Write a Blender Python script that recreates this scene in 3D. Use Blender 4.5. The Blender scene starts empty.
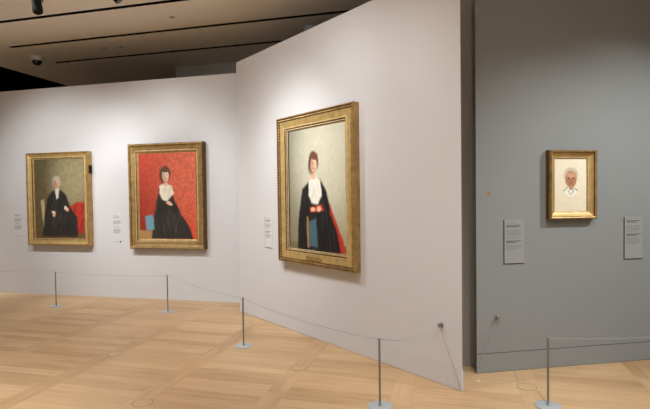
import bpy, bmesh, math, random
import numpy as np
from mathutils import Vector, Matrix
random.seed(7)
rng = np.random.default_rng(11)
SC = bpy.context.scene
COL = SC.collection

# ------------------------------------------------------------------ helpers
def srgb(r, g, b):
    f = lambda c: (c/255/12.92) if c/255 <= .04045 else ((c/255+.055)/1.055)**2.4
    return (f(r), f(g), f(b))

def link(o, parent=None):
    COL.objects.link(o)
    if parent is not None:
        o.parent = parent
    return o

def tag(o, label=None, cat=None, group=None, kind=None):
    if label: o['label'] = label
    if cat: o['category'] = cat
    if group: o['group'] = group
    if kind: o['kind'] = kind
    return o

def mesh_obj(name, verts, faces, mat, parent=None, smooth=False):
    me = bpy.data.meshes.new(name)
    me.from_pydata([tuple(v) for v in verts], [], faces)
    me.validate(); me.update()
    if smooth:
        for p in me.polygons: p.use_smooth = True
    me.materials.append(mat)
    return link(bpy.data.objects.new(name, me), parent)

def bm_obj(name, bm, mat, parent=None, smooth=False):
    bmesh.ops.recalc_face_normals(bm, faces=bm.faces)
    me = bpy.data.meshes.new(name)
    bm.to_mesh(me); bm.free()
    if smooth:
        for p in me.polygons: p.use_smooth = True
        try: me.set_sharp_from_angle(angle=math.radians(40))
        except Exception: pass
    me.materials.append(mat)
    return link(bpy.data.objects.new(name, me), parent)

def empty(name, loc, rz=0):
    o = bpy.data.objects.new(name, None)
    o.empty_display_size = .1
    o.location = loc; o.rotation_euler = (0, 0, rz)
    return link(o)

def add_box(bm, x0, x1, y0, y1, z0, z1, M=None, bevel=0):
    r = bmesh.ops.create_cube(bm, size=1)
    vs = r['verts']
    for v in vs:
        v.co = Vector(((x0+x1)/2 + v.co.x*(x1-x0), (y0+y1)/2 + v.co.y*(y1-y0), (z0+z1)/2 + v.co.z*(z1-z0)))
    if bevel:
        es = list({e for v in vs for e in v.link_edges})
        rr = bmesh.ops.bevel(bm, geom=es, offset=bevel, segments=2, affect='EDGES', profile=.5)
        vs = list({v for f in rr['faces'] for v in f.verts} | set(v for v in vs if v.is_valid))
    if M is not None:
        for v in vs: v.co = M @ v.co

def add_lathe(bm, prof, M=None, seg=32):
    """prof: list of (radius, z); spun around z, capped where radius > 0 at the ends"""
    rings = []
    for r, z in prof:
        ring = []
        for k in range(seg):
            a = 2*math.pi*k/seg
            co = Vector((r*math.cos(a), r*math.sin(a), z))
            ring.append(bm.verts.new(M @ co if M is not None else co))
        rings.append(ring)
    for a, b in zip(rings, rings[1:]):
        for k in range(seg):
            bm.faces.new((a[k], a[(k+1) % seg], b[(k+1) % seg], b[k]))
    bm.faces.new(rings[0][::-1]); bm.faces.new(rings[-1])

def add_tube(bm, pts, r, seg=8):
    pts = [Vector(p) for p in pts]
    rings = []
    for i, p in enumerate(pts):
        t = (pts[min(i+1, len(pts)-1)] - pts[max(i-1, 0)]).normalized()
        up = Vector((0, 0, 1)) if abs(t.z) < .95 else Vector((1, 0, 0))
        a = t.cross(up).normalized(); b = t.cross(a)
        rings.append([bm.verts.new(p + r*(math.cos(2*math.pi*k/seg)*a + math.sin(2*math.pi*k/seg)*b)) for k in range(seg)])
    for x, y in zip(rings, rings[1:]):
        for k in range(seg):
            bm.faces.new((x[k], x[(k+1) % seg], y[(k+1) % seg], y[k]))
    bm.faces.new(rings[0][::-1]); bm.faces.new(rings[-1])

def add_bead(bm, c, rx, ry, rz):
    r = bmesh.ops.create_icosphere(bm, subdivisions=1, radius=1)
    for v in r['verts']:
        v.co = Vector((c[0]+v.co.x*rx, c[1]+v.co.y*ry, c[2]+v.co.z*rz))

# ------------------------------------------------------------------ materials
def new_mat(name):
    m = bpy.data.materials.new(name); m.use_nodes = True
    nt = m.node_tree
    return m, nt, nt.nodes['Principled BSDF']

def simple(name, col, rough=.6, metal=0, var=.04, scale=6, bump=0, bscale=200, spec=.5):
    m, nt, b = new_mat(name)
    N, Lk = nt.nodes, nt.links
    tc = N.new('ShaderNodeTexCoord'); no = N.new('ShaderNodeTexNoise')
    no.inputs['Scale'].default_value = scale; no.inputs['Detail'].default_value = 4
    Lk.new(tc.outputs['Object'], no.inputs['Vector'])
    mx = N.new('ShaderNodeMix'); mx.data_type = 'RGBA'
    mx.inputs['A'].default_value = (*[c*(1-var) for c in col], 1)
    mx.inputs['B'].default_value = (*[min(1, c*(1+var)) for c in col], 1)
    Lk.new(no.outputs['Fac'], mx.inputs['Factor'])
    Lk.new(mx.outputs['Result'], b.inputs['Base Color'])
    b.inputs['Roughness'].default_value = rough
    b.inputs['Metallic'].default_value = metal
    b.inputs['Specular IOR Level'].default_value = spec
    if bump:
        n2 = N.new('ShaderNodeTexNoise'); n2.inputs['Scale'].default_value = bscale
        Lk.new(tc.outputs['Object'], n2.inputs['Vector'])
        bp = N.new('ShaderNodeBump'); bp.inputs['Strength'].default_value = bump
        bp.inputs['Distance'].default_value = .002
        Lk.new(n2.outputs['Fac'], bp.inputs['Height']); Lk.new(bp.outputs['Normal'], b.inputs['Normal'])
    return m

M_white = simple('white_wall_paint', (.68, .665, .67), .85, var=.015, scale=1.2, bump=.08, spec=.2)
M_grey = simple('grey_wall_paint', (.27, .278, .27), .85, var=.02, scale=1.2, bump=.08, spec=.2)
M_dimgrey = simple('taupe_wall_paint', (.36, .33, .29), .9, var=.02, scale=1.5, spec=.2)
M_backgrey = simple('light_taupe_wall_paint', (.62, .56, .49), .9, var=.02, scale=1.5, spec=.2)
M_ceil = simple('cream_ceiling_paint', (.88, .84, .77), .9, var=.03, scale=.8, spec=.2)
M_black = simple('black_void_and_slots', (.006, .006, .006), .9, spec=.1)
M_seam = simple('dark_seam', (.10, .09, .08), .9, spec=.1)
M_wseam = simple('pale_seam', (.56, .54, .52), .9, spec=.1)
M_steel = simple('brushed_steel', (.27, .27, .26), .4, metal=.7, var=.08, scale=30)
M_disc = simple('pale_steel_plate', (.50, .535, .55), .5, metal=.35, var=.04, scale=20)
M_cord = simple('grey_elastic_cord', (.34, .33, .31), .7, var=.1, scale=80)
M_stud = simple('nickel_stud', (.30, .27, .24), .4, metal=.7)
M_fix = simple('black_fixture_metal', (.006, .006, .006), .6, var=.2, scale=20, spec=.2)
M_lens = simple('dark_lens_glass', (.03, .03, .035), .1)
M_dome = simple('smoked_dome', (.015, .015, .018), .15)
M_whiteplastic = simple('white_plastic', (.86, .84, .80), .5)
M_greyplastic = simple('grey_plastic', (.42, .41, .40), .6)
M_labelw = simple('white_label_board', (.70, .68, .67), .8, var=.01, spec=.2)
M_labelg = simple('grey_label_board', (.315, .32, .305), .8, var=.01, spec=.2)
M_edge = simple('label_edge_shadow', (.035, .033, .03), .8)
M_ink = simple('printed_ink', (.20, .19, .185), .8)
M_ink2 = simple('bold_ink', (.07, .065, .06), .8)
M_inkg = simple('printed_ink_on_grey', (.20, .20, .195), .8)
M_orange = simple('orange_mark', (.42, .17, .07), .7)
M_paper = simple('white_paper_scrap', (.8, .78, .74), .8)
M_liner = simple('dark_frame_liner', (.05, .03, .015), .6)

def gold(name, col, rough=.42, metal=.6, var=.35, scale=14, dirt=.5):
    m, nt, b = new_mat(name); N, Lk = nt.nodes, nt.links
    tc = N.new('ShaderNodeTexCoord')
    no = N.new('ShaderNodeTexNoise'); no.inputs['Scale'].default_value = scale; no.inputs['Detail'].default_value = 6
    Lk.new(tc.outputs['Object'], no.inputs['Vector'])
    rp = N.new('ShaderNodeValToRGB')
    rp.color_ramp.elements[0].position = .3; rp.color_ramp.elements[0].color = (*[c*(1-var) for c in col], 1)
    rp.color_ramp.elements[1].position = .7; rp.color_ramp.elements[1].color = (*[min(1, c*(1+var)) for c in col], 1)
    Lk.new(no.outputs['Fac'], rp.inputs['Fac']); Lk.new(rp.outputs['Color'], b.inputs['Base Color'])
    b.inputs['Metallic'].default_value = metal; b.inputs['Roughness'].default_value = rough
    n2 = N.new('ShaderNodeTexNoise'); n2.inputs['Scale'].default_value = 90; n2.inputs['Detail'].default_value = 3
    Lk.new(tc.outputs['Object'], n2.inputs['Vector'])
    bp = N.new('ShaderNodeBump'); bp.inputs['Strength'].default_value = dirt; bp.inputs['Distance'].default_value = .004
    Lk.new(n2.outputs['Fac'], bp.inputs['Height']); Lk.new(bp.outputs['Normal'], b.inputs['Normal'])
    return m
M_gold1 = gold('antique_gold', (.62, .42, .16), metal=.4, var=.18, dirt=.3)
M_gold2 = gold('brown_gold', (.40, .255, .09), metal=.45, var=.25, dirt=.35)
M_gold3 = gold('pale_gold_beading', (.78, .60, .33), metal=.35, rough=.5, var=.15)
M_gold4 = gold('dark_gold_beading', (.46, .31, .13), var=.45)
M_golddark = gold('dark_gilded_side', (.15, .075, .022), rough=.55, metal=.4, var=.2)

def mth(nt, op, a, b=None, c=None):
    n = nt.nodes.new('ShaderNodeMath'); n.operation = op
    for i, v in enumerate((a, b, c)):
        if v is None: continue
        if isinstance(v, (int, float)): n.inputs[i].default_value = v
        else: nt.links.new(v, n.inputs[i])
    return n.outputs[0]

TH = .258
def make_floor_mat():
    m, nt, b = new_mat('oak_parquet'); N, Lk = nt.nodes, nt.links
    tc = N.new('ShaderNodeTexCoord'); sp = N.new('ShaderNodeSeparateXYZ')
    Lk.new(tc.outputs['Object'], sp.inputs[0])
    X, Y = sp.outputs[0], sp.outputs[1]
    ct, st = math.cos(TH), math.sin(TH)
    A = mth(nt, 'SUBTRACT', mth(nt, 'MULTIPLY', X, ct), mth(nt, 'MULTIPLY', Y, st))
    B = mth(nt, 'ADD', mth(nt, 'MULTIPLY', X, st), mth(nt, 'MULTIPLY', Y, ct))
    A2 = mth(nt, 'ADD', A, 20.91)                    # strips centred on frac = .5
    fa = mth(nt, 'FRACT', A2); ia = mth(nt, 'FLOOR', A2)
    dist = mth(nt, 'ABSOLUTE', mth(nt, 'SUBTRACT', fa, .5))
    strip = mth(nt, 'LESS_THAN', dist, .085)
    cell = mth(nt, 'FLOOR', mth(nt, 'ADD', A2, .5))   # the panel between two strips
    PW = .1245
    rowf = mth(nt, 'DIVIDE', mth(nt, 'ADD', B, 20.29), PW)
    row = mth(nt, 'FLOOR', rowf)
    # boards of the panel
    def wn(x, y, z):
        cb = N.new('ShaderNodeCombineXYZ')
        for i, v in enumerate((x, y, z)):
            if isinstance(v, (int, float)): cb.inputs[i].default_value = v
            else: Lk.new(v, cb.inputs[i])
        w = N.new('ShaderNodeTexWhiteNoise'); w.noise_dimensions = '3D'
        Lk.new(cb.outputs[0], w.inputs['Vector']); return w.outputs['Value']
    r_panel = wn(cell, row, 3.3)
    r_pair = wn(cell, mth(nt, 'FLOOR', mth(nt, 'DIVIDE', rowf, 8)), 9.1)
    r_strip = wn(ia, mth(nt, 'FLOOR', mth(nt, 'DIVIDE', mth(nt, 'ADD', B, 20.29), 1.0)), 6.6)
    panel_val = mth(nt, 'ADD', mth(nt, 'MULTIPLY', r_panel, .65), mth(nt, 'MULTIPLY', r_pair, .35))
    strip_val = mth(nt, 'MULTIPLY_ADD', r_strip, .5, .12)
    val = mth(nt, 'ADD', mth(nt, 'MULTIPLY', panel_val, mth(nt, 'SUBTRACT', 1, strip)), mth(nt, 'MULTIPLY', strip_val, strip))
    # grain: stretched along the board
    def grain(sa, sb, sc):
        cb = N.new('ShaderNodeCombineXYZ')
        Lk.new(mth(nt, 'MULTIPLY', A, sa), cb.inputs[0]); Lk.new(mth(nt, 'MULTIPLY', B, sb), cb.inputs[1])
        Lk.new(mth(nt, 'MULTIPLY', val, 37.0), cb.inputs[2])
        n = N.new('ShaderNodeTexNoise'); n.inputs['Scale'].default_value = sc; n.inputs['Detail'].default_value = 5
        Lk.new(cb.outputs[0], n.inputs['Vector']); return n.outputs['Fac']
    g1 = grain(1.2, 14, 1.6); g2 = grain(14, 1.2, 1.6)
    g = mth(nt, 'ADD', mth(nt, 'MULTIPLY', g1, mth(nt, 'SUBTRACT', 1, strip)), mth(nt, 'MULTIPLY', g2, strip))
    big = N.new('ShaderNodeTexNoise'); big.inputs['Scale'].default_value = .8; big.inputs['Detail'].default_value = 2
    Lk.new(tc.outputs['Object'], big.inputs['Vector'])
    t = mth(nt, 'ADD', mth(nt, 'MULTIPLY', val, .48), mth(nt, 'MULTIPLY', g, .66))
    t = mth(nt, 'ADD', t, mth(nt, 'MULTIPLY', mth(nt, 'SUBTRACT', big.outputs['Fac'], .5), .8))
    rp = N.new('ShaderNodeValToRGB'); e = rp.color_ramp.elements
    e[0].position = .2; e[0].color = (.38, .232, .108, 1)
    e[1].position = .95; e[1].color = (.65, .44, .245, 1)
    mid = rp.color_ramp.elements.new(.5); mid.color = (.525, .335, .175, 1)
    Lk.new(t, rp.inputs['Fac'])
    # seams
    fr = mth(nt, 'FRACT', rowf)
    s1 = mth(nt, 'MULTIPLY', mth(nt, 'LESS_THAN', fr, .022), mth(nt, 'SUBTRACT', 1, strip))
    s2 = mth(nt, 'LESS_THAN', mth(nt, 'ABSOLUTE', mth(nt, 'SUBTRACT', dist, .085)), .0018)
    seam = mth(nt, 'MINIMUM', mth(nt, 'ADD', s1, s2), 1)
    mx = N.new('ShaderNodeMix'); mx.data_type = 'RGBA'
    Lk.new(mth(nt, 'MULTIPLY', seam, .3), mx.inputs['Factor'])
    Lk.new(rp.outputs['Color'], mx.inputs['A']); mx.inputs['B'].default_value = (.17, .10, .05, 1)
    Lk.new(mx.outputs['Result'], b.inputs['Base Color'])
    b.inputs['Roughness'].default_value = .42
    b.inputs['Specular IOR Level'].default_value = .35
    bp = N.new('ShaderNodeBump'); bp.inputs['Strength'].default_value = .1; bp.inputs['Distance'].default_value = .002
    Lk.new(mth(nt, 'SUBTRACT', g, seam), bp.inputs['Height']); Lk.new(bp.outputs['Normal'], b.inputs['Normal'])
    return m
M_floor = make_floor_mat()

def canvas_mat():
    m, nt, b = new_mat('painted_canvas'); N, Lk = nt.nodes, nt.links
    at = N.new('ShaderNodeAttribute'); at.attribute_name = 'paint'
    Lk.new(at.outputs['Color'], b.inputs['Base Color'])
    b.inputs['Roughness'].default_value = .55; b.inputs['Specular IOR Level'].default_value = .25
    tc = N.new('ShaderNodeTexCoord'); no = N.new('ShaderNodeTexNoise'); no.inputs['Scale'].default_value = 260
    Lk.new(tc.outputs['Object'], no.inputs['Vector'])
    bp = N.new('ShaderNodeBump'); bp.inputs['Strength'].default_value = .15; bp.inputs['Distance'].default_value = .001
    Lk.new(no.outputs['Fac'], bp.inputs['Height']); Lk.new(bp.outputs['Normal'], b.inputs['Normal'])
    return m
M_canvas = canvas_mat()

# ------------------------------------------------------------------ place frames (walls of the gallery)
AL, DL = 1.323, 6.819      # each wall: direction of its normal away from the gallery, distance
AC, DC = .673, 3.302
AR, DR = 1.747, 4.017
WALLS = {'L': (AL, DL), 'C': (AC, DC), 'R': (AR, DR)}
def wp(k, s, off, z=0):
    """a point on wall k: s along it, off in front of it (towards the gallery)"""
    a, d = WALLS[k]
    n = Vector((math.cos(a), math.sin(a), 0)); u = Vector((math.sin(a), -math.cos(a), 0))
    return u*s + n*(d-off) + Vector((0, 0, z))
def rz(k): return WALLS[k][0] - math.pi/2
def bld(u, v, z=0):        # building grid, parallel to the left wall
    return wp('L', u, DL - v, z)

WH = 3.453
def prism(name, pts, z0, z1, mat):
    n = len(pts)
    V = [(p[0], p[1], z0) for p in pts] + [(p[0], p[1], z1) for p in pts]
    F = [tuple(range(n))[::-1], tuple(range(n, 2*n))] + [(i, (i+1) % n, n+(i+1) % n, n+i) for i in range(n)]
    o = mesh_obj(name, V, F, mat)
    bm = bmesh.new(); bm.from_mesh(o.data); bmesh.ops.recalc_face_normals(bm, faces=bm.faces); bm.to_mesh(o.data); bm.free()
    return o

# floor
fl = mesh_obj('floor', [(-14, -5, 0), (11, -5, 0), (11, 18, 0), (-14, 18, 0)], [(0, 1, 2, 3)], M_floor); tag(fl, kind='structure')

# partition walls
o = prism('wall_left', [wp('L', -7.85, 0), wp('L', -1.7, 0), wp('L', -1.7, -.22), wp('L', -7.85, -.22)], 0, WH, M_white); tag(o, kind='structure')
o = prism('wall_center', [wp('C', -6.067, 0), wp('C', -2.388, 0), wp('C', -2.60, -.15), wp('C', -5.90, -.15)], 0, WH, M_white); tag(o, kind='structure')
o = prism('wall_right', [wp('R', 2.069, 0), wp('R', 7.2, 0), wp('R', 7.2, -.10), wp('R', 2.19, -.10)], 0, WH, M_grey); tag(o, kind='structure')
o = prism('wall_between', [(.86, 4.53, 0), (1.76, 4.505, 0), (1.76, 4.62, 0), (.86, 4.64, 0)], 0, WH, M_dimgrey); tag(o, kind='structure')
# rooms beyond the partitions; black colour stands in for their unlit void
o = prism('wall_back', [bld(-5.25, 8.78), bld(6, 8.78), bld(6, 9.0), bld(-5.25, 9.0)], 0, 4.2, M_backgrey); tag(o, kind='structure')
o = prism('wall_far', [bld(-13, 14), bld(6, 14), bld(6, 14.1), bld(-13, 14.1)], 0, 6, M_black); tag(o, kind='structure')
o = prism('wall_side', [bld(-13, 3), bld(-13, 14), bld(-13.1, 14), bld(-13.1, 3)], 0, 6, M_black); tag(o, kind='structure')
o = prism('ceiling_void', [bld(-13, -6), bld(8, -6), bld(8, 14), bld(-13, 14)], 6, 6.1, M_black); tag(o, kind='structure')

# baseboards: a flush panel and its fine joint line
def baseboard(name, seamname, k, s0, s1, mat, seam):
    o = prism(name, [wp(k, s0, .003), wp(k, s1, .003), wp(k, s1, -.01), wp(k, s0, -.01)], .006, .172, mat); tag(o, kind='structure')
    o = prism(seamname, [wp(k, s0, .0035), wp(k, s1, .0035), wp(k, s1, -.01), wp(k, s0, -.01)], .172, .1765, seam); tag(o, kind='structure')
baseboard('baseboard_center', 'trim_1', 'C', -6.067, -2.388, M_white, M_wseam)
baseboard('baseboard_right', 'trim_2', 'R', 2.069, 7.2, M_grey, M_seam)

# ceiling with recessed slots, 1 m apart
CH = 4.2
slots = [-.15 + i for i in range(-3, 9)]      # centre v
U0, U1, US = -8.45, 7.0, -7.23
V, F = [], []
def quad(u0, u1, v0, v1, z=CH):
    i = len(V)
    for u, v in ((u0, v0), (u0, v1), (u1, v1), (u1, v0)): V.append(bld(u, v, z))
    F.append((i, i+1, i+2, i+3))
edges = [-4.5] + [e for s in slots for e in (s-.04, s+.04)] + [14]
for i in range(0, len(edges), 2): quad(US, U1, edges[i], edges[i+1])
quad(U0, US, -4.5, 14)
quad(U0, U1, -4.5, 14, CH+.25)
o = mesh_obj('ceiling', V, F, M_ceil); tag(o, kind='structure')
o = prism('trim_3', [bld(U0-.03, -4.5), bld(U0, -4.5), bld(U0, 14), bld(U0-.03, 14)], CH-.005, CH+.3, M_black); tag(o, kind='structure')
for n, s in enumerate(slots):
    V2, F2 = [], []
    pr = [(s-.04, CH), (s-.04, CH+.14), (s+.04, CH+.14), (s+.04, CH)]
    for u in (US, U1):
        for v, z in pr: V2.append(bld(u, v, z))
    F2 = [(0, 1, 5, 4), (1, 2, 6, 5), (2, 3, 7, 6), (0, 3, 2, 1), (4, 5, 6, 7)]
    o = mesh_obj('trim_%d' % (n+4), V2, F2, M_black); tag(o, kind='structure')

# ------------------------------------------------------------------ paintings
def smooth(x): x = np.clip(x, 0, 1); return x*x*(3-2*x)
def vnoise(U, Vv, fx, fy):
    g = rng.random((int(fy)+3, int(fx)+3))
    x, y = U*fx, Vv*fy; ix, iy = x.astype(int), y.astype(int)
    tx, ty = smooth(x-ix), smooth(y-iy)
    return (g[iy, ix]*(1-tx)+g[iy, ix+1]*tx)*(1-ty) + (g[iy+1, ix]*(1-tx)+g[iy+1, ix+1]*tx)*ty
class Paint:
    def __init__(s, asp, nx=120, ny=156):
        s.nx, s.ny = nx, ny
        s.U, s.V = np.meshgrid(np.linspace(0, 1, nx), np.linspace(0, 1, ny))     # V = 0 at the top
        s.asp = asp; s.C = np.zeros((ny, nx, 3))
    def bg(s, stops):
        """bilinear mix of four corner colours (tl, tr, bl, br)"""
        tl, tr, bl, br = [np.array(srgb(*c)) for c in stops]
        U, Vv = s.U[..., None], s.V[..., None]
        s.C = (tl*(1-U)+tr*U)*(1-Vv) + (bl*(1-U)+br*U)*Vv
    def mottle(s, amt, f):
        n = .5*vnoise(s.U, s.V, f, f*1.3) + .3*vnoise(s.U, s.V, f*2.2, f*2.8) + .2*vnoise(s.U, s.V, f*4.5, f*5.5)
        s.C *= (1 + amt*(n-.5)*2)[..., None]
    def warp(s, amt, f):
        """from here on shapes get slightly uneven, brushed edges"""
        nx_, ny_ = [(.6*vnoise(s.U, s.V, f, f*1.3)+.4*vnoise(s.U, s.V, f*2.3, f*3)-.5)*2*amt for _ in range(2)]
        s.U = np.clip(s.U+nx_, 0, 1); s.V = np.clip(s.V+ny_, 0, 1)
    def put(s, m, col, a=1.0):
        s.C += (np.array(srgb(*col)) - s.C)*(m*a)[..., None]
    def ell(s, cx, cy, rx, ry, col, soft=.12, rot=0, a=1.0):
        X, Y = (s.U-cx), (s.V-cy)/s.asp
        c, q = math.cos(rot), math.sin(rot)
        x, y = X*c+Y*q, -X*q+Y*c
        d = np.sqrt((x/rx)**2 + (y/(ry/s.asp))**2)
        s.put(smooth((1-d)/soft+.5), col, a)
    def poly(s, pts, col, soft=.012, a=1.0):
        X, Y = s.U, s.V/s.asp
        P = [(p[0], p[1]/s.asp) for p in pts]
        dm = np.full(X.shape, 9.0); inside = np.zeros(X.shape, bool)
        for (x0, y0), (x1, y1) in zip(P, P[1:]+P[:1]):
            ex, ey = x1-x0, y1-y0
            t = np.clip(((X-x0)*ex+(Y-y0)*ey)/(ex*ex+ey*ey+1e-12), 0, 1)
            dm = np.minimum(dm, np.hypot(X-x0-t*ex, Y-y0-t*ey))
            cr = ((y0 > Y) != (y1 > Y)) & (X < (x1-x0)*(Y-y0)/(y1-y0+1e-12)+x0)
            inside ^= cr
        sd = np.where(inside, dm, -dm)
        s.put(smooth(sd/soft+.5), col, a)

def head(p, x, y, k, skin, hair, turn=.1, wig=False):
    """an anonymous little painted head: hair mass, face, soft features"""
    d = tuple(int(c*.62) for c in skin); hd = tuple(int(c*.7) for c in hair); lt = tuple(min(255, int(c*1.12)) for c in skin)
    p.ell(x, y-.014*k, .086*k, .080*k, hair, .3); p.ell(x-.03*k, y+.015*k, .065*k, .07*k, hd, .5, a=.6)
    p.ell(x+.006*k, y+.006*k, .052*k, .060*k, skin, .18); p.ell(x-.026*k, y+.016*k, .022*k, .045*k, d, .9, a=.45)
    p.ell(x+.022*k, y-.004*k, .022*k, .028*k, lt, .9, a=.6)
    for dx in (-.014, .026): p.ell(x+dx*k, y+.0*k, .0095*k, .0045*k, tuple(int(c*.35) for c in skin), .5, a=.8)
    p.ell(x+.008*k, y+.018*k, .006*k, .015*k, d, .8, a=.6); p.ell(x+.008*k, y+.038*k, .014*k, .0045*k, (158, 70, 58), .6, a=.8)
    p.ell(x+.006*k, y-.045*k, .05*k, .018*k, hair, .4)

def strokes(p, pts, col, n, w, ln, ang, a=.5):
    for _ in range(n):
        x, y = rng.uniform(pts[0], pts[2]), rng.uniform(pts[1], pts[3])
        p.ell(x, y, w*rng.uniform(.6, 1.4), ln*rng.uniform(.6, 1.4), col, .9, ang+rng.normal(0, .12), a)

def paint_a():      # olive ground, sitter in charcoal, red cloth
    p = Paint(.757); p.bg([(88, 78, 52), (138, 126, 92), (100, 84, 54), (130, 112, 80)])
    p.ell(.72, .28, .34, .34, (176, 162, 122), 1.2, a=.6); p.mottle(.28, 30); p.warp(.012, 11)
    p.poly([(.66, .60), (.85, .55), (1, .56), (1, 1), (.60, 1)], (186, 60, 46), .03); strokes(p, (.7, .6, 1, .95), (128, 34, 28), 9, .02, .07, .3)
    p.poly([(0, .93), (1, .93), (1, 1), (0, 1)], (112, 86, 50), .03)
    p.poly([(.14, .52), (.20, .50), (.25, .90), (.19, .92)], (188, 168, 120), .015)
    p.poly([(.27, .50), (.37, .40), (.54, .39), (.65, .46), (.72, .60), (.86, .74), (.86, .98), (.16, .98), (.21, .68)], (50, 47, 43), .03)
    strokes(p, (.28, .48, .64, .9), (76, 71, 64), 16, .012, .07, .25); strokes(p, (.28, .5, .8, .95), (30, 28, 26), 14, .010, .07, -.3)
    p.poly([(.43, .37), (.51, .37), (.5, .49), (.46, .51)], (226, 218, 200), .02)
    head(p, .46, .305, .98, (216, 158, 126), (190, 180, 160))
    p.ell(.40, .70, .034, .024, (222, 170, 136), .4); p.ell(.66, .63, .038, .022, (222, 170, 136), .4, .3)
    p.ell(.39, .672, .035, .014, (226, 218, 200), .4, .2); p.ell(.625, .61, .02, .022, (226, 218, 200), .4, .2)
    return p
def paint_b():      # red ground, sitter in a dark skirt and white shawl
    p = Paint(.755); p.bg([(190, 74, 54), (222, 112, 84), (132, 42, 32), (216, 86, 58)])
    p.ell(.75, .35, .34, .4, (232, 122, 94), 1.3, a=.5); p.mottle(.34, 38); p.warp(.012, 12)
    p.poly([(0, .90), (.36, .90), (.36, 1), (0, 1)], (176, 134, 84), .02)
    p.poly([(.34, .42), (.40, .40), (.56, .40), (.61, .54), (.72, .70), (.86, .86), (.92, 1), (.20, 1), (.26, .72)], (56, 52, 48), .03)
    strokes(p, (.36, .70, .70, .96), (88, 82, 74), 18, .010, .07, -.15); strokes(p, (.34, .62, .66, .96), (34, 31, 29), 16, .010, .06, -.12)
    p.poly([(.10, .74), (.24, .72), (.26, .88), (.12, .90)], (112, 156, 170), .03)
    p.poly([(.36, .38), (.46, .345), (.57, .38), (.61, .47), (.50, .56), (.42, .55), (.35, .47)], (240, 228, 208), .025); strokes(p, (.38, .4, .56, .52), (196, 182, 160), 8, .007, .035, .3)
    p.poly([(.43, .31), (.49, .31), (.50, .38), (.43, .38)], (226, 186, 158), .01)
    head(p, .46, .255, 1.12, (236, 194, 166), (98, 70, 54))
    p.ell(.53, .585, .055, .022, (236, 190, 160), .4, .2)
    return p
def paint_c():      # pale grey-olive ground, sitter in black with a white bodice
    p = Paint(.747); p.bg([(130, 128, 108), (190, 186, 162), (134, 126, 100), (172, 164, 134)])
    p.ell(.66, .30, .5, .45, (220, 216, 194), 1.3, a=.75); p.mottle(.08, 18); p.warp(.011, 12)
    p.poly([(0, .94), (1, .94), (1, 1), (0, 1)], (122, 108, 80), .03)
    p.poly([(.62, .62), (.74, .62), (.95, .90), (.98, 1), (.7, 1)], (196, 60, 44), .03)
    p.poly([(.25, .50), (.37, .43), (.58, .42), (.69, .52), (.74, .68), (.86, .84), (.91, 1), (.14, 1), (.17, .74)], (32, 31, 32), .03)
    strokes(p, (.22, .55, .80, .97), (66, 66, 66), 26, .008, .08, -.25); strokes(p, (.2, .7, .8, .97), (16, 15, 16), 14, .010, .08, -.2)
    p.poly([(.33, .76), (.50, .74), (.52, .97), (.34, .97)], (74, 104, 112), .03); p.poly([(.33, .72), (.355, .72), (.365, .98), (.335, .98)], (176, 124, 56), .012)
    p.poly([(.37, .43), (.47, .40), (.58, .43), (.60, .55), (.53, .62), (.42, .61), (.37, .55)], (238, 232, 220), .025); strokes(p, (.4, .44, .56, .58), (196, 190, 180), 8, .006, .04, .1)
    p.poly([(.43, .34), (.49, .34), (.50, .42), (.42, .42)], (226, 180, 150), .01)
    head(p, .46, .29, 1.08, (232, 182, 152), (118, 76, 54))
    p.poly([(.38, .640), (.60, .625), (.63, .67), (.40, .69)], (200, 60, 42), .02)
    p.ell(.44, .66, .04, .022, (232, 186, 156), .4); p.ell(.55, .66, .04, .022, (232, 186, 156), .4)
    return p
def paint_d():      # cream paper, head study
    p = Paint(.646); p.bg([(240, 229, 202), (244, 234, 208), (232, 220, 190), (238, 227, 198)]); p.mottle(.05, 12); p.warp(.008, 9)
    p.poly([(.30, .58), (.43, .50), (.60, .50), (.74, .58), (.68, .64), (.5, .70), (.36, .64)], (248, 242, 226), .04)
    for q in ([(.28, .585), (.40, .51), (.415, .53), (.31, .60)], [(.60, .52), (.73, .575), (.71, .60), (.61, .55)], [(.42, .56), (.50, .64), (.49, .66), (.41, .585)], [(.60, .56), (.51, .65), (.52, .665), (.615, .585)]):
        p.poly(q, (112, 88, 66), .012, a=.65)
    p.poly([(.43, .46), (.60, .46), (.58, .57), (.46, .57)], (176, 122, 90), .02, a=.85)
    p.ell(.51, .30, .215, .135, (206, 192, 164), .3)
    p.ell(.512, .375, .175, .150, (196, 142, 108), .14); p.ell(.44, .41, .08, .10, (150, 100, 74), .9, a=.5)
    p.ell(.585, .41, .07, .10, (158, 106, 78), .9, a=.4); p.ell(.515, .315, .12, .04, (222, 172, 138), .8, a=.7)
    for x in (.445, .585): p.ell(x, .360, .034, .011, (70, 45, 34), .5, a=.9)
    p.ell(.52, .405, .020, .040, (130, 84, 62), .8, a=.6); p.ell(.516, .462, .05, .010, (140, 66, 54), .6, a=.85)
    return p

def frame_mesh(W, H, prof):
    """mitred frame; prof = (inset from the outer edge, distance in front of the wall)"""
    Vs, Fs = [], []
    for ins, dp in prof:
        for x, z in ((-W/2+ins, ins), (W/2-ins, ins), (W/2-ins, H-ins), (-W/2+ins, H-ins)):
            Vs.append((x, -dp, z))
    for i in range(len(prof)-1):
        for k in range(4):
            a, b = i*4+k, i*4+(k+1) % 4
            Fs.append((a, b, b+4, a+4))
    return Vs, Fs

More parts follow.
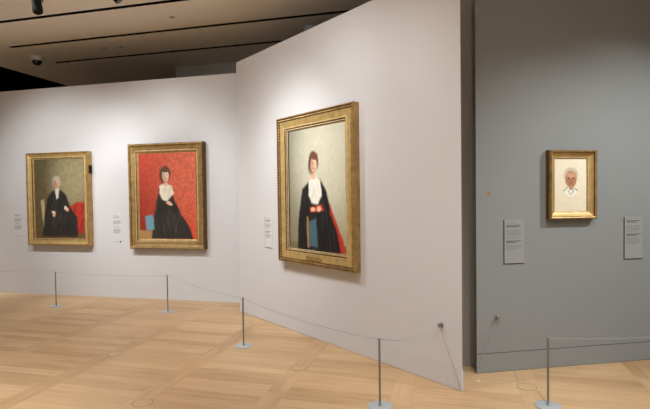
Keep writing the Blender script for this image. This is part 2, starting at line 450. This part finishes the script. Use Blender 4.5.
def bead_row(bm, W, H, ins, dp, pitch, rl, rw, rd):
    w, h = W-2*ins, H-2*ins
    for L_, horiz in ((w, True), (h, False)):
        n = int(L_/pitch)
        for i in range(n+1):
            t = -L_/2 + L_*i/n
            for sgn in (0, 1):
                if horiz: add_bead(bm, (t, -dp, ins if sgn == 0 else H-ins), rl, rd, rw)
                else: add_bead(bm, ((-1 if sgn == 0 else 1)*w/2, -dp, H/2+t), rw, rd, rl)

def sub_prof(prof, n):
    """round the profile with a few extra points (Catmull-like smoothing)"""
    out = []
    for i in range(len(prof)-1):
        for j in range(n):
            t = j/n; out.append((prof[i][0]*(1-t)+prof[i+1][0]*t, prof[i][1]*(1-t)+prof[i+1][1]*t))
    return out+[prof[-1]]

def painting(k, s0, s1, z0, z1, canvas, prof, mat, pfun, label, bands, sidemat=None):
    W, H = s1-s0, z1-z0
    root = empty('framed_painting', wp(k, (s0+s1)/2, .002, z0), rz(k))
    tag(root, label, 'painting')
    Vs, Fs = frame_mesh(W, H, prof[1:])
    fr = mesh_obj('frame', Vs, Fs, mat, root)
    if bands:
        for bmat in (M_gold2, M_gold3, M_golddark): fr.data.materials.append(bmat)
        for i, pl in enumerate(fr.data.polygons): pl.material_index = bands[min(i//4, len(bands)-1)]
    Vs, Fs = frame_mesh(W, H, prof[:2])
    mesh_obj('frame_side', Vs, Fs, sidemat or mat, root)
    # canvas on its stretcher
    c0, c1, cz0, cz1, cd = canvas
    cx = (c0+c1)/2-(s0+s1)/2; w, h = c1-c0, cz1-cz0
    P = pfun(); nx, ny = P.nx, P.ny
    V3 = [(cx-w/2+w*i/(nx-1), -cd, cz1-z0-h*j/(ny-1)) for j in range(ny) for i in range(nx)]
    F3 = [(j*nx+i, (j+1)*nx+i, (j+1)*nx+i+1, j*nx+i+1) for j in range(ny-1) for i in range(nx-1)]
    b0 = len(V3)
    V3 += [(cx-w/2, -.01, cz0-z0), (cx+w/2, -.01, cz0-z0), (cx+w/2, -.01, cz1-z0), (cx-w/2, -.01, cz1-z0)]
    tl, tr, bl, br = 0, nx-1, (ny-1)*nx, ny*nx-1
    F3 += [(b0, b0+3, b0+2, b0+1), (bl, b0, b0+1, br), (br, b0+1, b0+2, tr), (tr, b0+2, b0+3, tl), (tl, b0+3, b0, bl)]
    cv = mesh_obj('canvas', V3, F3, M_canvas, root)
    at = cv.data.color_attributes.new('paint', 'FLOAT_COLOR', 'POINT')
    col = np.ones((len(V3), 4)); col[:] = (.2, .16, .1, 1)
    col[:nx*ny, :3] = np.clip(P.C.reshape(-1, 3), 0.002, .92)
    at.data.foreach_set('color', col.astype(np.float32).ravel())
    return root, W, H

# 1: narrow plain gilt frame
r1, W, H = painting('L', -6.838, -5.632, .843, 2.372, (-6.752, -5.756, .953, 2.270, .045),
    [(0, 0), (0, .10), (.006, .108), (.020, .108), (.026, .096), (.045, .082), (.070, .072), (.078, .078), (.086, .078), (.092, .060), (.108, .050), (.112, .044)],
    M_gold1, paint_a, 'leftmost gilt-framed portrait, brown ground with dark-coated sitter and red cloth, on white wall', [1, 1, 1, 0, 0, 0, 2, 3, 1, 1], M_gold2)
bm = bmesh.new(); bead_row(bm, W, H, .100, .057, .022, .008, .0065, .006)
bm_obj('beading', bm, M_gold3, r1)
bm = bmesh.new(); add_box(bm, W/2-.02, W/2+.022, -.07, -.03, 1.17, 1.30, bevel=.003)
bm_obj('hanging_bracket', bm, M_fix, r1)
# 2: wide frame with corner ornaments
r2, W, H = painting('L', -4.886, -3.590, .808, 2.448, (-4.735, -3.720, .958, 2.300, .045),
    [(0, 0), (0, .09), (.008, .108), (.022, .110), (.034, .098), (.040, .085), (.062, .076), (.100, .068), (.108, .072), (.118, .072), (.124, .060), (.150, .048), (.153, .044)],
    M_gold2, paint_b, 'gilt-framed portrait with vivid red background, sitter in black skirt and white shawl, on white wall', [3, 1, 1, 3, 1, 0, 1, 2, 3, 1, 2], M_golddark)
for sx in (-1, 1):
    for zc, sz in ((0, 1), (H, -1)):
        bm = bmesh.new()
        cx, cz = sx*(W/2-.075), zc+sz*.075
        for k in range(9):
            a = math.pi*.5*k/8
            for rr, sc in ((.052, 1), (.085, .8), (.115, .6)):
                px, pz = cx+sx*.03-sx*rr*math.cos(a), cz-sz*.03+sz*rr*math.sin(a)
                if (W/2-abs(px)) > .028 and abs(pz-zc) > .028 and ((W/2-abs(px)) < .118 or abs(pz-zc) < .118):
                    add_bead(bm, (px, -.074, pz), .011*sc, .010, .011*sc)
        add_bead(bm, (cx, -.076, cz), .022, .014, .022)
        bm_obj('corner_ornament', bm, M_gold2, r2)
bm = bmesh.new(); bead_row(bm, W, H, .015, .110, .018, .009, .006, .004); bm_obj('beading', bm, M_gold4, r2)
# 3: deep carved frame with two rows of beading
r3, W, H = painting('C', -4.950, -3.583, .828, 2.522, (-4.757, -3.746, .995, 2.350, .035),
    [(0, 0), (0, .075), (.004, .084), (.014, .084), (.022, .070), (.048, .062), (.056, .066), (.120, .056), (.124, .060), (.134, .060), (.140, .046), (.164, .040), (.168, .034)],
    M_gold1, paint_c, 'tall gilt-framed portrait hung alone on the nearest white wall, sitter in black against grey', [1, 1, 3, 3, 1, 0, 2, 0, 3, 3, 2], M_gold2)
bm = bmesh.new(); bead_row(bm, W, H, .033, .070, .032, .013, .010, .009); bm_obj('outer_molding', bm, M_gold4, r3)
bm = bmesh.new(); bead_row(bm, W, H, .152, .048, .026, .010, .009, .007); bm_obj('inner_molding', bm, M_gold3, r3)
bm = bmesh.new(); bead_row(bm, W, H, .129, .060, .018, .006, .004, .005); bm_obj('beading', bm, M_gold3, r3)
bm = bmesh.new(); add_box(bm, -.13, .13, -.074, -.058, .062, .108, bevel=.006)
for sx in (-1, 1): add_lathe(bm, [(.018, 0), (.022, .004), (.018, .010)], Matrix.Translation((sx*.13, -.060, .085)) @ Matrix.Rotation(math.pi/2, 4, 'X'), 16)
tag(bm_obj('nameplate', bm, M_gold2, r3), 'small brass tablet without readable text')
# 4: small frame
r4, W, H = painting('R', 2.748, 3.223, 1.360, 1.985, (2.820, 3.150, 1.408, 1.914, .016),
    [(0, 0), (0, .052), (.004, .064), (.014, .066), (.022, .062), (.028, .050), (.046, .034), (.060, .028), (.064, .030), (.070, .028), (.074, .015)],
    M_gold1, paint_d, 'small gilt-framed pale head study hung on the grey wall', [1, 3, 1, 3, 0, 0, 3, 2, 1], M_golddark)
bm = bmesh.new(); bead_row(bm, W, H, .010, .065, .016, .005, .005, .005); bm_obj('beading', bm, M_gold4, r4)

# ------------------------------------------------------------------ wall labels
def text_rows(bm, x0, x1, z, h, ragged=.0):
    x = x0; end = x1 - ragged*(x1-x0)
    while x < end-.004:
        w = min(random.uniform(.008, .024), end-x)
        vs = [bm.verts.new(c) for c in ((x, 0, z), (x+w, 0, z), (x+w, 0, z+h), (x, 0, z+h))]
        bm.faces.new(vs); x += w+.0045
def wall_label(k, s0, s1, z0, z1, mat, ink, ink2, label, rows, icon=False, th=.006):
    W, H = s1-s0, z1-z0
    root = empty('wall_label', wp(k, (s0+s1)/2, .001, z0), rz(k)); tag(root, label, 'label')
    bm = bmesh.new(); add_box(bm, -W/2, W/2, -th, 0, 0, H, bevel=.0008)
    bm_obj('board', bm, mat, root)
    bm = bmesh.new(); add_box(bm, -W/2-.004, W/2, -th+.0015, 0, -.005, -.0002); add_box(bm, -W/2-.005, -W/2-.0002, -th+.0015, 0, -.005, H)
    bm_obj('shadow_edge_strip', bm, M_edge if th > .004 else mat, root)  # on thick boards the dark colour stands in for a shadow gap
    bt, bb = bmesh.new(), bmesh.new()
    for (f, n, bold, rag) in rows:                    # start (fraction from top), lines, bold, ragged end
        for i in range(n):
            z = H*(1-f) - i*.0125
            text_rows(bb if bold else bt, -W/2+.018, W/2-.018, z, .0075 if bold else .0055, rag if i == n-1 else random.uniform(0, .12))
    for b_, nm, m_ in ((bt, 'printed_text', ink), (bb, 'bold_heading', ink2)):
        for v in b_.verts: v.co.y = -th-.0006
        bm_obj(nm, b_, m_, root)
    if icon:
        bm = bmesh.new(); add_box(bm, W/2-.048, W/2-.020, -th-.0008, -th, .028, .056); bm_obj('symbol', bm, M_ink2, root)
R1 = [(.08, 1, False, .4), (.14, 2, True, .2), (.26, 4, False, .1), (.42, 1, False, .3), (.50, 2, True, .4), (.60, 4, False, .5)]
R2 = [(.05, 1, False, .3), (.10, 2, True, .3), (.22, 5, False, .2), (.42, 2, True, .3), (.52, 5, False, .3)]
RL = [(.08, 1, False, .5), (.13, 2, True, .2), (.25, 5, False, .2), (.45, 1, True, .2), (.52, 6, False, .2), (.93, 1, False, .1)]
wall_label('L', -7.225, -7.04, .952, 1.392, M_labelw, M_ink, M_ink, 'white text label left of the leftmost portrait on the white wall', RL, th=.003)
wall_label('L', -5.27, -5.09, .862, 1.366, M_labelw, M_ink, M_ink, 'white text label with small black symbol between the two left portraits', RL, icon=True, th=.003)
wall_label('C', -5.375, -5.205, .955, 1.355, M_labelw, M_ink, M_ink2, 'white text label left of the tall portrait on the nearest white wall', R1)
wall_label('R', 2.336, 2.526, .975, 1.365, M_labelg, M_inkg, M_ink2, 'grey text label left of the small head study on the grey wall', R1, th=.007)
wall_label('R', 3.559, 3.749, .975, 1.365, M_labelg, M_inkg, M_ink2, 'grey text label right of the small head study on the grey wall', R2, th=.007)

# small orange mark near the left end of the grey wall
bm = bmesh.new(); add_lathe(bm, [(.014, 0), (.014, .001)], Matrix.Scale(1.5, 4, (0, 0, 1)) @ Matrix.Rotation(math.pi/2, 4, 'X'), 20)
o = bm_obj('wall_mark', bm, M_orange); o.location = wp('R', 2.188, .001, 1.598); o.rotation_euler = (0, .4, rz('R'))  # small flat orange disc on the wall
tag(o, 'tiny orange mark on the left end of the grey wall', 'wall_mark')

# ------------------------------------------------------------------ barrier stanchions and cords
SH = .516
def make_stanchion(loc, label):
    root = empty('barrier_stanchion', loc); tag(root, label, 'stanchion', 'low steel barrier stanchions')
    bm = bmesh.new(); add_lathe(bm, [(.090, 0), (.0935, .0015), (.0935, .005), (.091, .007), (.012, .0075), (.010, .0075)], None, 48)
    tag(bm_obj('base', bm, M_disc, root, True), 'pale grey round steel base plate')
    bm = bmesh.new(); add_lathe(bm, [(.0125, .007), (.0125, .014), (.0082, .018), (.0082, SH-.006), (.0082, SH-.005)], None, 20)
    bm_obj('post', bm, M_steel, root, True)
    bm = bmesh.new(); add_lathe(bm, [(.0088, SH-.006), (.0094, SH-.004), (.0094, SH+.003), (.006, SH+.006), (.002, SH+.007)], None, 20)
    bm_obj('cap', bm, M_steel, root, True)
    return root
def copy_tree(o, parent=None):
    c = o.copy(); COL.objects.link(c); c.parent = parent
    for ch in list(o.children): copy_tree(ch, c)
    return c
ST = [(-4.041, 7.288), (-2.225, 6.838), (-.893, 5.221), (.397, 3.669), (1.657, 3.638), (-5.86, 7.74), (3.63, 3.99)]
slab = ['steel stanchion in front of the leftmost portrait', 'steel stanchion in front of the red-background portrait',
        'steel stanchion by the far end of the nearest white wall', 'steel stanchion nearest the camera, before the nearest white wall',
        'steel stanchion in front of the grey wall', 'steel stanchion next along the cord beyond the left edge of the view',
        'steel stanchion next along the cord beyond the right edge of the view']
proto = make_stanchion((*ST[0], 0), slab[0])
for (x, y), lb in list(zip(ST, slab))[1:]:
    c = copy_tree(proto); c.location = (x, y, 0); c['label'] = lb

def catenary(a, b, sag, n=24):
    a, b = Vector(a), Vector(b)
    return [a.lerp(b, i/n) - Vector((0, 0, sag*4*(i/n)*(1-i/n))) for i in range(n+1)]
def stud(k, s, z, label):
    root = empty('wall_stud', wp(k, s, 0, z), rz(k)); tag(root, label, 'wall hook', 'wall studs holding the cord ends')
    R = Matrix.Rotation(math.pi/2, 4, 'X')
    bm = bmesh.new(); add_lathe(bm, [(.020, 0), (.020, .004), (.011, .008), (.010, .022)], R, 24); bm_obj('mount', bm, M_stud, root, True)
    bm = bmesh.new(); add_lathe(bm, [(.013, .020), (.0165, .023), (.0165, .034), (.012, .037), (.003, .038)], R, 24); bm_obj('knob', bm, M_stud, root, True)
stud('C', -2.592, .504, 'small metal stud low on the nearest white wall near its right edge')
stud('R', 2.262, .500, 'small metal stud low on the grey wall near its left edge')
SZ = SH-.002
top = lambda i: (*ST[i], SZ)
sC, sR = wp('C', -2.592, .030, .504), wp('R', 2.262, .030, .500)
fC, fR = wp('C', -2.394, .006, .008), wp('R', 2.076, .006, .05)
off_left = top(5)
def cord(name, segs, label):
    bm = bmesh.new()
    for a, b, sag in segs: add_tube(bm, catenary(a, b, sag), .0019, 6)
    tag(bm_obj(name, bm, M_cord, None, True), label, 'cord')
cord('barrier_rope', [(off_left, top(0), .012), (top(0), top(1), .022), (top(1), top(2), .03), (top(2), top(3), .045), (top(3), sC, .055), (sC, fC, 0)],
     'thin grey cord running along the stanchions before the white walls')
cord('barrier_rope', [(sR, fR, 0), (sR, top(4), .03), (top(4), (*ST[6], SZ), .05)],
     'thin grey cord strung before the grey wall from its stud')

# ------------------------------------------------------------------ floor box covers
covers = [(-1.447, 3.79, 'round wooden floor cover at the bottom edge, left of the middle'), (-.262, 4.524, 'round wooden floor cover in front of the tall portrait'),
          (1.649, 4.005, 'round wooden floor cover before the left end of the grey wall'), (-2.185, 5.008, 'round wooden floor cover before the red-background portrait')]
M_cover = simple('oak_cover', (.54, .36, .19), .45, var=.12, scale=9)
for x, y, lb in covers:
    e = empty('floor_cover', (x, y, .0004)); e.rotation_euler = (0, 0, -TH); tag(e, lb, 'floor cover', 'round floor covers')
    bm = bmesh.new(); add_lathe(bm, [(.078, 0), (.078, .0006)], None, 40); bm_obj('disc', bm, M_cover, e)
    bm = bmesh.new()
    for k in range(48):
        a0, a1 = 2*math.pi*k/48, 2*math.pi*(k+1)/48
        vs = [bm.verts.new((r*math.cos(a), r*math.sin(a), .0008)) for r, a in ((.0755, a0), (.0785, a0), (.0785, a1), (.0755, a1))]
        bm.faces.new(vs)
    tag(bm_obj('rim', bm, M_seam, e), 'dark rim around the disc')
bm = bmesh.new(); add_box(bm, -.012, .012, -.008, .008, 0, .003, bevel=.001)
o = bm_obj('paper_scrap', bm, M_paper); o.location = (1.293, 4.148, .0005); tag(o, 'tiny white scrap on the floor at the gap between the walls', 'scrap')

# ------------------------------------------------------------------ ceiling fixtures
def aim(d): return Vector(d).normalized().to_track_quat('Z', 'Y').to_matrix().to_4x4()
def spotlight(tip, target, label):
    tip, target = Vector(tip), Vector(target); d = (target-tip).normalized()
    back = tip - d*.21
    root = empty('track_spotlight', (back.x, back.y, CH)); tag(root, label, 'spotlight', 'black track spotlights')
    M = Matrix.Translation(Vector((0, 0, back.z-CH))) @ aim(d)
    bm = bmesh.new(); add_lathe(bm, [(.030, -.03), (.042, -.02), (.047, 0), (.047, .14), (.050, .145), (.050, .205), (.046, .21)], M, 32)
    bm_obj('lamp_body', bm, M_fix, root, True)
    bm = bmesh.new(); add_lathe(bm, [(.043, .2085), (.043, .2115)], M, 32); bm_obj('lens', bm, M_lens, root)
    bm = bmesh.new(); add_box(bm, -.02, .02, -.06, .06, -.035, .02, Matrix.Rotation(rz('L')+math.pi/2, 4, 'Z'), bevel=.004)
    bm_obj('track_adapter', bm, M_fix, root)
    mid = Vector((0, 0, back.z-CH)) + d*.07
    bm = bmesh.new(); side = d.cross(Vector((0, 0, 1))).normalized()*.056
    add_tube(bm, [(0, 0, -.03), (0, 0, back.z-CH+.12), Vector((0, 0, back.z-CH+.10))+side, mid+side, mid+side*.7], .006, 8)
    bm_obj('bracket', bm, M_fix, root, True)
t1, t2 = (-3.02, 5.25, 3.59), (-2.045, 5.005, 3.605)
spotlight(t1, wp('L', -6.235, 0, 1.6), 'black spotlight pointing down from the ceiling at top left')
spotlight(t2, wp('C', -4.26, 0, 1.65), 'black spotlight tip showing at the top edge above the red-background portrait')

e = empty('dome_camera', (-5.2, 8.97, CH)); tag(e, 'white ceiling dome camera with dark lens, top left', 'security camera')
bm = bmesh.new(); add_lathe(bm, [(.10, -.0005), (.115, -.008), (.115, -.060), (.104, -.078), (.085, -.080)], None, 40); bm_obj('housing', bm, M_whiteplastic, e, True)
bm = bmesh.new(); add_lathe(bm, [(.082, -.0795)] + [(.082*math.cos(a), -.08-.082*math.sin(a)) for a in [i*math.pi/2/9 for i in range(1, 9)]] + [(.004, -.162)], None, 40); bm_obj('dome', bm, M_dome, e, True)
e = empty('ceiling_fitting', (-.20, 7.60, CH)); tag(e, 'pale grey round ceiling fitting just above the nearest white wall', 'ceiling fitting')  # grey cylinder fitting under the ceiling with a dark lower face
bm = bmesh.new(); add_lathe(bm, [(.085, -.0005), (.09, -.008), (.09, -.15), (.082, -.158)], None, 36); bm_obj('housing', bm, M_greyplastic, e, True)
bm = bmesh.new(); add_lathe(bm, [(.070, -.157), (.066, -.162)], None, 36); bm_obj('dark_face', bm, M_fix, e)
spr = [(-2.162, 7.105, 'small sprinkler disc in the ceiling right of both spotlights'), (-3.772, 8.508, 'left of two small sprinkler discs between the rear ceiling slots'), (-3.461, 8.465, 'right of two small sprinkler discs between the rear ceiling slots')]
for x, y, lb in spr:
    bm = bmesh.new(); add_lathe(bm, [(.030, 0), (.040, -.004), (.038, -.008), (.012, -.012)], None, 24)
    o = bm_obj('sprinkler', bm, M_greyplastic, None, True); o.location = (x, y, CH-.0005); tag(o, lb, 'sprinkler', 'ceiling sprinklers')

# ------------------------------------------------------------------ light
def lamp(pos, target, power, angle, blend=.6, size=.05, col=(1, 1.05, 1.08)):
    l = bpy.data.lights.new('track_or_fill_light', 'SPOT'); l.energy = power; l.spot_size = math.radians(angle); l.spot_blend = blend  # used for the track spots and for the added fill lamps
    l.shadow_soft_size = size; l.color = col
    o = bpy.data.objects.new('track_or_fill_light', l); o.location = pos
    o.rotation_euler = (Vector(target)-Vector(pos)).to_track_quat('-Z', 'Y').to_euler(); COL.objects.link(o)
    o['kind'] = 'helper'
COOL = (1, .965, .93)
d1 = (Vector(wp('L', -6.235, 0, 1.6))-Vector(t1)).normalized(); d2 = (Vector(wp('C', -4.26, 0, 1.65))-Vector(t2)).normalized()
LAMPS = [
    (Vector(t1)+d1*.01, wp('L', -6.235, 0, 1.45), 300, 75, 1, .025),
    (bld(-6.6, 4.2, 3.85), wp('L', -6.235, 0, 1.45), 300, 75, 1, .025),
    (bld(-4.95, 4.1, 3.85), wp('L', -4.23, 0, 1.45), 300, 80, 1, .025),
    (bld(-4.1, 4.0, 3.85), wp('L', -4.23, 0, 1.45), 300, 66, 1, .025),
    (Vector(t2)+d2*.01, wp('C', -4.5, 0, .75), 300, 82, 1, .025),
    (wp('C', -3.2, 2.4, 3.95), wp('C', -3.4, 0, 1.5), 300, 80, 1, .025),
    (wp('R', 4.7, 2.1, 3.95), wp('R', 3.1, 0, .95), 300, 60, 1, .025),
    (wp('R', 2.4, 2.3, 3.95), wp('R', 2.7, 0, .9), 300, 60, 1, .025),
    (bld(-5.0, 1.85, 4.1), bld(-5.2, 6.8, 2.0), 300, 95, 1, .12),  # added wall washers and floor floods from here down, without fittings
    (bld(-1.9, 1.85, 4.1), wp('C', -5.2, 0, 2.7), 300, 62, 1, .06),
    (bld(.6, .85, 4.1), wp('C', -2.9, 0, 2.2), 300, 95, 1, .12),
    (bld(4.0, .85, 4.1), wp('R', 3.6, 0, 1.2), 300, 95, 1, .12),
    (bld(-5.5, 3.85, 4.1), bld(-5.5, 3.9, 0), 300, 95, 1, .06),
    (bld(-3.6, 3.85, 4.1), bld(-3.6, 3.9, 0), 300, 90, 1, .06),
    (bld(-2.4, 2.4, 4.1), bld(-2.4, 2.5, 0), 300, 90, 1, .06),
    (bld(.9, 2.0, 4.1), bld(.9, 2.2, 0), 300, 95, 1, .06),
    (bld(2.6, .6, 4.1), wp('R', 3.2, 0, .9), 300, 55, 1, .06),
    (bld(-4, .6, 4.1), bld(-4, .7, 0), 300, 85, 1, .06),  # added flood, its floor bounce brightens the ceiling
    (bld(0, -.6, 4.1), bld(0, -.6, 0), 300, 85, 1, .1),  # second added bounce flood, aimed at floor out of view
    (bld(-8.9, 6.4, 4.1), bld(-8.9, 6.4, 0), 300, 62, 1, .1),  # added flood past the left wall's end, lifts the ceiling there
    (bld(-2.0, 3.3, 4.1), wp('C', -5.6, 0, 1.3), 300, 60, 1, .06),  # added fill for the far end of the center wall
]
POWER = [180, 165, 190, 125, 130, 160, 370, 115, 0, 160, 40, 0, 80, 260, 0, 330, 70, 1250, 1800, 650, 200]
WORLD = 0.19
for (pos, tg, _, an, bl, sz), pw in zip(LAMPS, POWER):
    if pw > 0: lamp(pos, tg, pw, an, bl, sz)

w = bpy.data.worlds.new('World'); SC.world = w; w.use_nodes = True
w.node_tree.nodes['Background'].inputs[0].default_value = (1, 1, 1, 1)
w.node_tree.nodes['Background'].inputs[1].default_value = WORLD

# ------------------------------------------------------------------ camera
f, pitch, roll, cy = 489.54, -.026, -.013, 208.606
cp, sp = math.cos(pitch), math.sin(pitch)
fw = Vector((0, cp, sp)); up = Vector((0, -sp, cp)); r = Vector((1, 0, 0))
c, s = math.cos(roll), math.sin(roll)
r2 = c*r + s*up; u2 = -s*r + c*up
cam = bpy.data.cameras.new('camera'); cam.sensor_fit = 'HORIZONTAL'; cam.sensor_width = 36; cam.lens = f/650*36
cam.shift_y = (cy-204.5)/650; cam.clip_start = .05
co = bpy.data.objects.new('camera', cam); COL.objects.link(co)
Mx = Matrix.Identity(4)
for i in range(3):
    Mx[i][0] = r2[i]; Mx[i][1] = u2[i]; Mx[i][2] = -fw[i]
Mx[2][3] = 1.6
co.matrix_world = Mx
SC.camera = co
vs = SC.view_settings
vs.view_transform = 'Standard'; vs.look = 'None'; vs.gamma = 1; vs.use_curve_mapping = False; vs.exposure = 0.06
